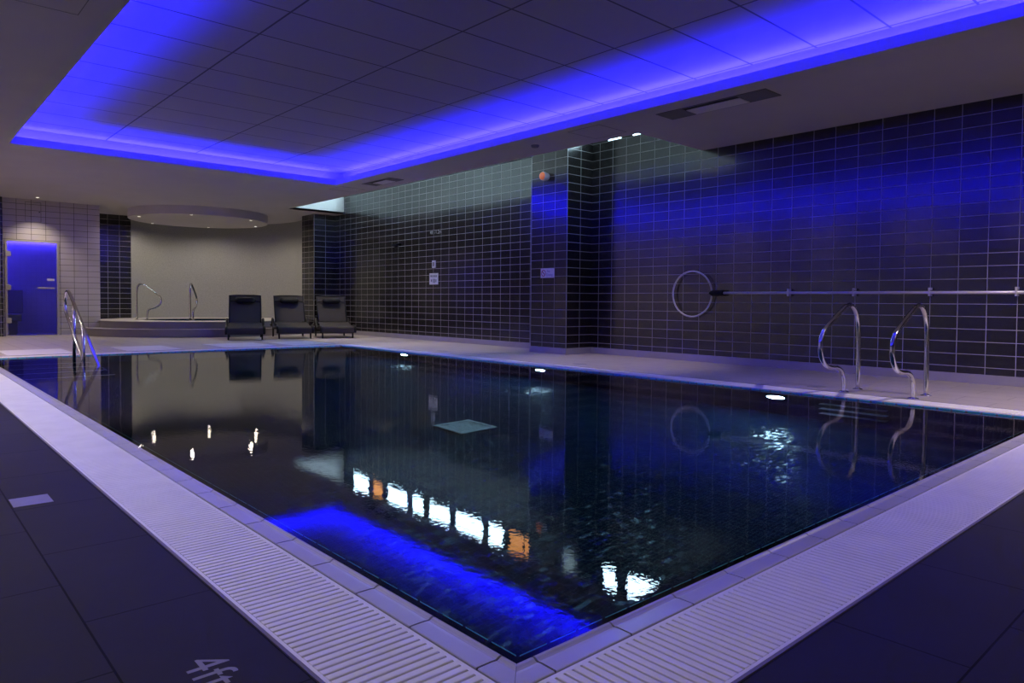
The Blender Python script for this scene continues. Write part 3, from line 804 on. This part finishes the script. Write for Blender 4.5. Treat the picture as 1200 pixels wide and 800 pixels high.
# ------------------------------------------------------------------ life hook on the wall
t = thing('wall_mounted_life_hook', 'long pale rescue pole with a large ring hung on the dark tiled wall', 'rescue pole', (XW-.05, 4.13, 0.953))
obj('ring', tube(bmesh.new(), [(0, .37 + .315*math.cos(a), -.012 + .315*math.sin(a)) for a in [2*pi*k/64 for k in range(64)]], 0.011, 10, True), M_alu, t, True)
bm = tube(bmesh.new(), [(0, .075, -.005), (0, .05, -.004), (0, -.10, 0), (0, -.125, 0)], 0.040, 16)
for v in bm.verts:
    if v.co.y > .06: v.co.z *= .6
obj('grip_sleeve', bevel(bm, .004, 1) if False else bm, M_black, t, False)
obj('pole', tube(bmesh.new(), [(0, -.12, 0), (0, -1.9, -.005), (0, -4.6, -.014)], 0.0165, 14), M_alu, t, True)
for yy in (3.10, 2.31, 1.515, 0.734):
    c = BX(((-.020, yy-4.13-.010, -.045), (.049, yy-4.13+.010, -.018)), ((-.020, yy-4.13-.010, .018), (.049, yy-4.13+.010, .045)), ((-.026, yy-4.13-.008, -.020), (-.020, yy-4.13+.008, .020)))
    obj('wall_clip', c, M_alu, t)

# ------------------------------------------------------------------ signs and small wall items
def wall_text(s, size, x, y, z, m, parent, name='lettering', sp=1.0, right=True):
    """text on a wall that faces -x; reads towards -y"""
    bm = text_bm(s, size, 0.0, sp)
    R = Matrix(((0, 0, -1), (-1, 0, 0), (0, 1, 0))).to_4x4()
    bm.transform(Matrix.Translation((x, y, z)) @ R)
    return obj(name, bm, m, parent)
# no diving sign on the pillar
sx = XP - 0.006
t = thing('safety_sign', 'white No Diving sign with a red prohibition circle on the tiled pillar', 'sign', (XP, 6.834, 1.272))
obj('board', bevel(BX(((-.006, -.152, -.075), (-.0005, .152, .075))), .001, 1), M_sign, t)
def loc(o, p): o.location = p; return o
bm = bmesh.new()
lathe(bm, [(.040, -.0068), (.051, -.0068)], 32, 'x', (0, 0, 0))
a = math.radians(45)
b4 = [( .042, .006), (.042, -.006), (-.042, -.006), (-.042, .006)]
quad(bm, [(-.0069, u*math.cos(a)-v*math.sin(a), u*math.sin(a)+v*math.cos(a)) for u, v in b4])
loc(obj('prohibition_ring', bm, M_signred, t), (0, .085, 0))
bm = bmesh.new()   # diving figure: head, body, arms
lathe(bm, [(.0005, -.00655), (.009, -.00655)], 14, 'x', (0, -.012, -.006))
quad(bm, [(-.0065, .028, .026), (-.0065, .034, .018), (-.0065, -.004, -.012), (-.0065, -.010, -.002)])
quad(bm, [(-.0065, -.016, -.010), (-.0065, -.010, -.014), (-.0065, -.026, -.032), (-.0065, -.030, -.028)])
loc(obj('diver_figure', bm, M_ink, t), (0, .085, 0))
wall_text('No', .055, -.0068, .010, .012, M_signblue, t)
wall_text('Diving', .055, -.0068, .022, -.045, M_signblue, t)
# small box and notice on the long wall
t = thing('wall_call_point', 'small pale upright plate on the dark wall above the square notice', 'call point', (XW, 10.70, 1.572))
obj('plate', bevel(BX(((-.022, -.055, -.075), (-.0005, .055, .075))), .005), M_sign, t)
obj('button', bevel(BX(((-.027, -.028, -.045), (-.0215, .028, .040))), .003), M_lettergrey, t)
t = thing('wall_notice', 'square white printed notice on the dark tiled wall right of the loungers', 'sign', (XW, 10.71, 1.272))
obj('board', bevel(BX(((-.006, -.150, -.115), (-.0005, .150, .115))), .001, 1), M_sign, t)
bm = bmesh.new()
for (a, b, c, d) in ((-.11, -.065, .035, .075), (-.05, -.005, .035, .075), (.015, .05, .035, .075), (.065, .115, .04, .075), (-.10, -.06, -.07, -.01), (-.045, .01, -.085, .0), (.03, .045, -.085, .0), (.055, .10, -.06, -.01)):
    quad(bm, [(-.0065, a, c), (-.0065, b, c), (-.0065, b, d), (-.0065, a, d)])
obj('print', bm, M_lettergrey, t)
t = thing('depth_sign', 'small white depth lettering on the upper dark wall above the call point', 'lettering', (XW, 10.69, 2.22))
wall_text('4ft', .105, -.002, .165, -.03, M_letter, t); wall_text('/1.2m', .105, -.002, 0.0, -.03, M_letter, t)
# black bracket
t = thing('wall_bracket', 'small black bracket high on the dark tiled wall left of the depth lettering', 'bracket', (XW, 12.12, 2.03))
obj('plate', bevel(BX(((-.015, -.07, -.045), (-.0005, .07, .045))), .004), M_black, t)
obj('arm', tube(bmesh.new(), [(-.01, -.13, .02), (-.05, -.10, .01), (-.06, 0, 0), (-.05, .12, .015), (-.01, .14, .02)], .022, 10), M_black, t, True)
# beacon on the pillar
t = thing('alarm_beacon', 'round white alarm beacon with an orange lens high on the tiled pillar', 'alarm', (XP, 6.86, 2.795))
obj('body', solid_lathe([(.055, -.0005), (.058, -.02), (.066, -.06), (.068, -.105), (.062, -.112)], 28, 'x'), M_beacon, t, True)
obj('lens', solid_lathe([(.061, -.110), (.060, -.118), (.050, -.130), (.020, -.136), (.001, -.137)], 28, 'x'), M_orange, t, True)

# ------------------------------------------------------------------ deck marks, mats and plates
bm = text_bm('4ft', 0.128, 0.0, 1.05)
R = Matrix(((0, 1, 0), (-1, 0, 0), (0, 0, 1))).to_4x4()
bm.transform(Matrix.Translation((-0.562, 0.478, 0.0008)) @ R)
tag(obj('depth_marking', bm, M_lettergrey), 'pale 4ft depth lettering on the dark deck tiles', 'lettering')
mats = [(0.27, 1.10, 'pale rectangular deck mat nearest the blue glass door'), (1.80, 2.58, 'pale rectangular deck mat in front of the hot tub rails'),
        (3.25, 4.18, 'pale rectangular deck mat in front of the leftmost lounger'), (4.42, 5.24, 'pale rectangular deck mat in front of the middle lounger')]
mp = None
for a, b, lb in mats:
    o = obj('deck_mat', bevel(BX(((-(b-a)/2, -.60, 0.0005), ((b-a)/2, .60, .008))), .003, 1), M_mat)
    o.location = ((a+b)/2, 11.385, 0)
    tag(o, lb, 'mat', 'pale mats on the far deck')
bm = bevel(BX(((-.671, 2.118, .0003), (-.540, 2.262, .002))), .0008, 1)
o = tag(obj('floor_plate', bm, M_plaque), 'pale rectangular plate set in the dark left deck tiles', 'floor plate')
for (x, y, lb) in ((5.80, 2.00, 'small pale plate set in the deck beside the paired handrails'), (5.81, 5.16, 'small pale plate set in the deck in front of the tiled pillar'), (5.81, 8.20, 'small pale plate set in the deck before the notice')):
    o = obj('deck_plate', bevel(BX(((-.055, -.07, .0003), (.055, .07, .003))), .001, 1), M_plaque); o.location = (x, y, 0)
    tag(o, lb, 'floor plate', 'small plates in the wall side deck')

# ------------------------------------------------------------------ sun loungers (local: front towards -y)
def make_lounger(label):
    t = thing('sun_lounger', label, 'sun lounger', (0, 0, 0), 0, 'black sun loungers by the pool end')
    w = 0.33
    # seat sling: flat with a rolled-over front edge
    prof = [(0.80, .328), (0.55, .300), (0.25, .266), (0.06, .250), (0.015, .242), (0.0, .222), (0.0, .17), (0.004, .125), (0.020, .108), (.035, .118), (.032, .15), (.032, .215), (.045, .226), (.07, .232), (.25, .248), (.55, .282), (.80, .310)]
    bm = bmesh.new(); A = [bm.verts.new((-w, y, z)) for y, z in prof]; B = [bm.verts.new((w, y, z)) for y, z in prof]
    n = len(prof)
    for k in range(n): bm.faces.new((A[k], A[(k+1) % n], B[(k+1) % n], B[k]))
    bm.faces.new(A[::-1]); bm.faces.new(B)
    bmesh.ops.recalc_face_normals(bm, faces=bm.faces)
    obj('seat', bm, M_sling, t, False)
    # backrest sling, raised
    b0, b1 = Vector((0, 0.80, .34)), Vector((0, 1.13, .90)); d = (b1-b0).normalized(); nn = Vector((0, d.z, -d.y))
    bm = bmesh.new(); K = 12; front = []; back = []
    wb = 0.30
    for k in range(K+1):
        q = k/K; c = b0.lerp(b1, q) + nn*(0.018*math.sin(pi*q))
        front.append((bm.verts.new(c + Vector((-wb, 0, 0)) - nn*.006), bm.verts.new(c + Vector((wb, 0, 0)) - nn*.006)))
        back.append((bm.verts.new(c + Vector((-wb, 0, 0)) + nn*.006), bm.verts.new(c + Vector((wb, 0, 0)) + nn*.006)))
    for k in range(K):
        bm.faces.new((front[k][0], front[k][1], front[k+1][1], front[k+1][0])); bm.faces.new((back[k][1], back[k][0], back[k+1][0], back[k+1][1]))
        for s_ in (0, 1): bm.faces.new((front[k][s_], front[k+1][s_], back[k+1][s_], back[k][s_]))
    bmesh.ops.recalc_face_normals(bm, faces=bm.faces)
    obj('backrest', bm, M_sling, t, False)
    bf = [b0 + Vector((-wb-.012, 0, -.03)), b0.lerp(b1, .5) + Vector((-wb-.012, 0, 0)) + nn*.01, b1 + Vector((-wb-.012, 0, 0)), b1 + Vector((-wb*.6, 0, .008)), b1 + Vector((wb*.6, 0, .008)), b1 + Vector((wb+.012, 0, 0)), b0.lerp(b1, .5) + Vector((wb+.012, 0, 0)) + nn*.01, b0 + Vector((wb+.012, 0, -.03))]
    bm = tube(bmesh.new(), bf, .015, 10); tube(bm, [b0 + Vector((-wb-.02, 0, -.02)), b0 + Vector((wb+.02, 0, -.02))], .014, 8)
    obj('back_frame', bm, M_frame, t, True)
    # head pillow with straps
    pc = b0.lerp(b1, .78) - nn*.05
    bm = bmesh.new(); ring = []
    for i in range(13):
        xx = -.20 + .40*i/12; e = min(1.0, (min(i, 12-i)+.35)/1.6)**.5
        ring.append([bm.verts.new(pc + Vector((xx, 0, 0)) + (d*math.cos(a)*.070 + nn*math.sin(a)*.045)*e) for a in [2*pi*k/16 for k in range(16)]])
    for i in range(12):
        for k in range(16): bm.faces.new((ring[i][k], ring[i][(k+1) % 16], ring[i+1][(k+1) % 16], ring[i+1][k]))
    bm.faces.new(ring[0]); bm.faces.new(ring[-1])
    bmesh.ops.recalc_face_normals(bm, faces=bm.faces)
    pl = obj('head_pillow', bm, M_black, t, True)
    for s_ in (-1, 1):
        obj('strap', tube(bmesh.new(), [pc + Vector((s_*.19, 0, 0)) + nn*.02, b0.lerp(b1, .78) + Vector((s_*.302, 0, 0))], .008, 6), M_black, pl)
    # side rails: rise from the front foot, run along and curl up into an arm behind the seat
    for s_ in (-1, 1):
        xx = s_*(w+.028)
        pts = catmull([(xx, .02, .125), (xx, .00, .19), (xx, .05, .245), (xx, .22, .262), (xx, .42, .235), (xx, .60, .215), (xx, .78, .275), (xx, .92, .390), (xx, .99, .385), (xx, .99, .32), (xx, 1.10, .265), (xx, 1.32, .26)], 5)
        bm = tube(bmesh.new(), pts, .026, 10)
        for v in bm.verts: v.co.z = v.co.z
        obj('side_rail', bm, M_frame, t, True)
    for s_ in (-1, 1):
        for (ya, yb) in ((.10, .07), (1.20, 1.24)):
            xx = s_*(w-.01)
            bm = bevel(BX(((xx-.016, ya-.016, 0.0), (xx+.016, ya+.016, (.24 if ya < 1 else .275)))), .004, 1)
            obj('leg', bm, M_frame, t)
    bm = BX(((-w-.02, .06, .115), (w+.02, .10, .145)), ((-w-.02, 1.19, .235), (w+.02, 1.22, .265)), ((-w+.0, .75, .26), (w, .79, .285)))
    for s_ in (-1, 1): box(bm, (s_*w-.012, .70, .245), (s_*w+.012, 1.3, .275)); box(bm, (s_*w-.012, .1, .190), (s_*w+.012, .72, .215))
    obj('frame', bm, M_frame, t)
    return t
l1 = make_lounger('black sling sun lounger before the curved wall, nearest the hot tub rails')
LR = [(4.42, 12.95, 21), (5.45, 12.88, 17), (6.30, 12.62, 19)]
LB = ['black sling sun lounger nearest the hot tub steps', 'black sling sun lounger in the middle of the row of three', 'black sling sun lounger beside the dark tiled long wall']
for i, ((x, y, a), lb) in enumerate(zip(LR, LB)):
    o = l1 if i == 0 else copy_tree(l1)
    o.location = (x, y, 0); o.rotation_euler = (0, 0, math.radians(-a)); o['label'] = lb

# ------------------------------------------------------------------ world, camera, view
wd = bpy.data.worlds.new('night'); S.world = wd; wd.use_nodes = True
wd.node_tree.nodes['Background'].inputs[0].default_value = (0.01, 0.012, 0.03, 1)
wd.node_tree.nodes['Background'].inputs[1].default_value = 0.2

cam = bpy.data.cameras.new('camera'); co = bpy.data.objects.new('camera', cam); COL.objects.link(co)
cam.sensor_width = 36; cam.lens = 826.06/1200*36; cam.shift_x = 0; cam.shift_y = -22.51/1200; cam.clip_start = 0.05
r = Vector((0.74416989, -0.66793776, 0.00838599)); u = Vector((0.01243225, 0.02640085, 0.99957413)); f = Vector((0.6678747, 0.74374871, -0.02795069))
m = Matrix((r, u, -f)).transposed().to_4x4(); m.translation = (-1.04348, -1.1368, 0.8)
co.matrix_world = m
S.camera = co
S.view_settings.view_transform = 'Standard'; S.view_settings.look = 'None'
S.view_settings.gamma = 1.0; S.view_settings.exposure = 0.0; S.view_settings.use_curve_mapping = False
try:
    S.cycles.use_denoising = True
    S.cycles.max_bounces = 10; S.cycles.diffuse_bounces = 4; S.cycles.glossy_bounces = 5; S.cycles.transmission_bounces = 6
    S.cycles.sample_clamp_indirect = 6.0
    S.cycles.caustics_reflective = False; S.cycles.caustics_refractive = False
    S.cycles.use_light_tree = True
except Exception:
    pass
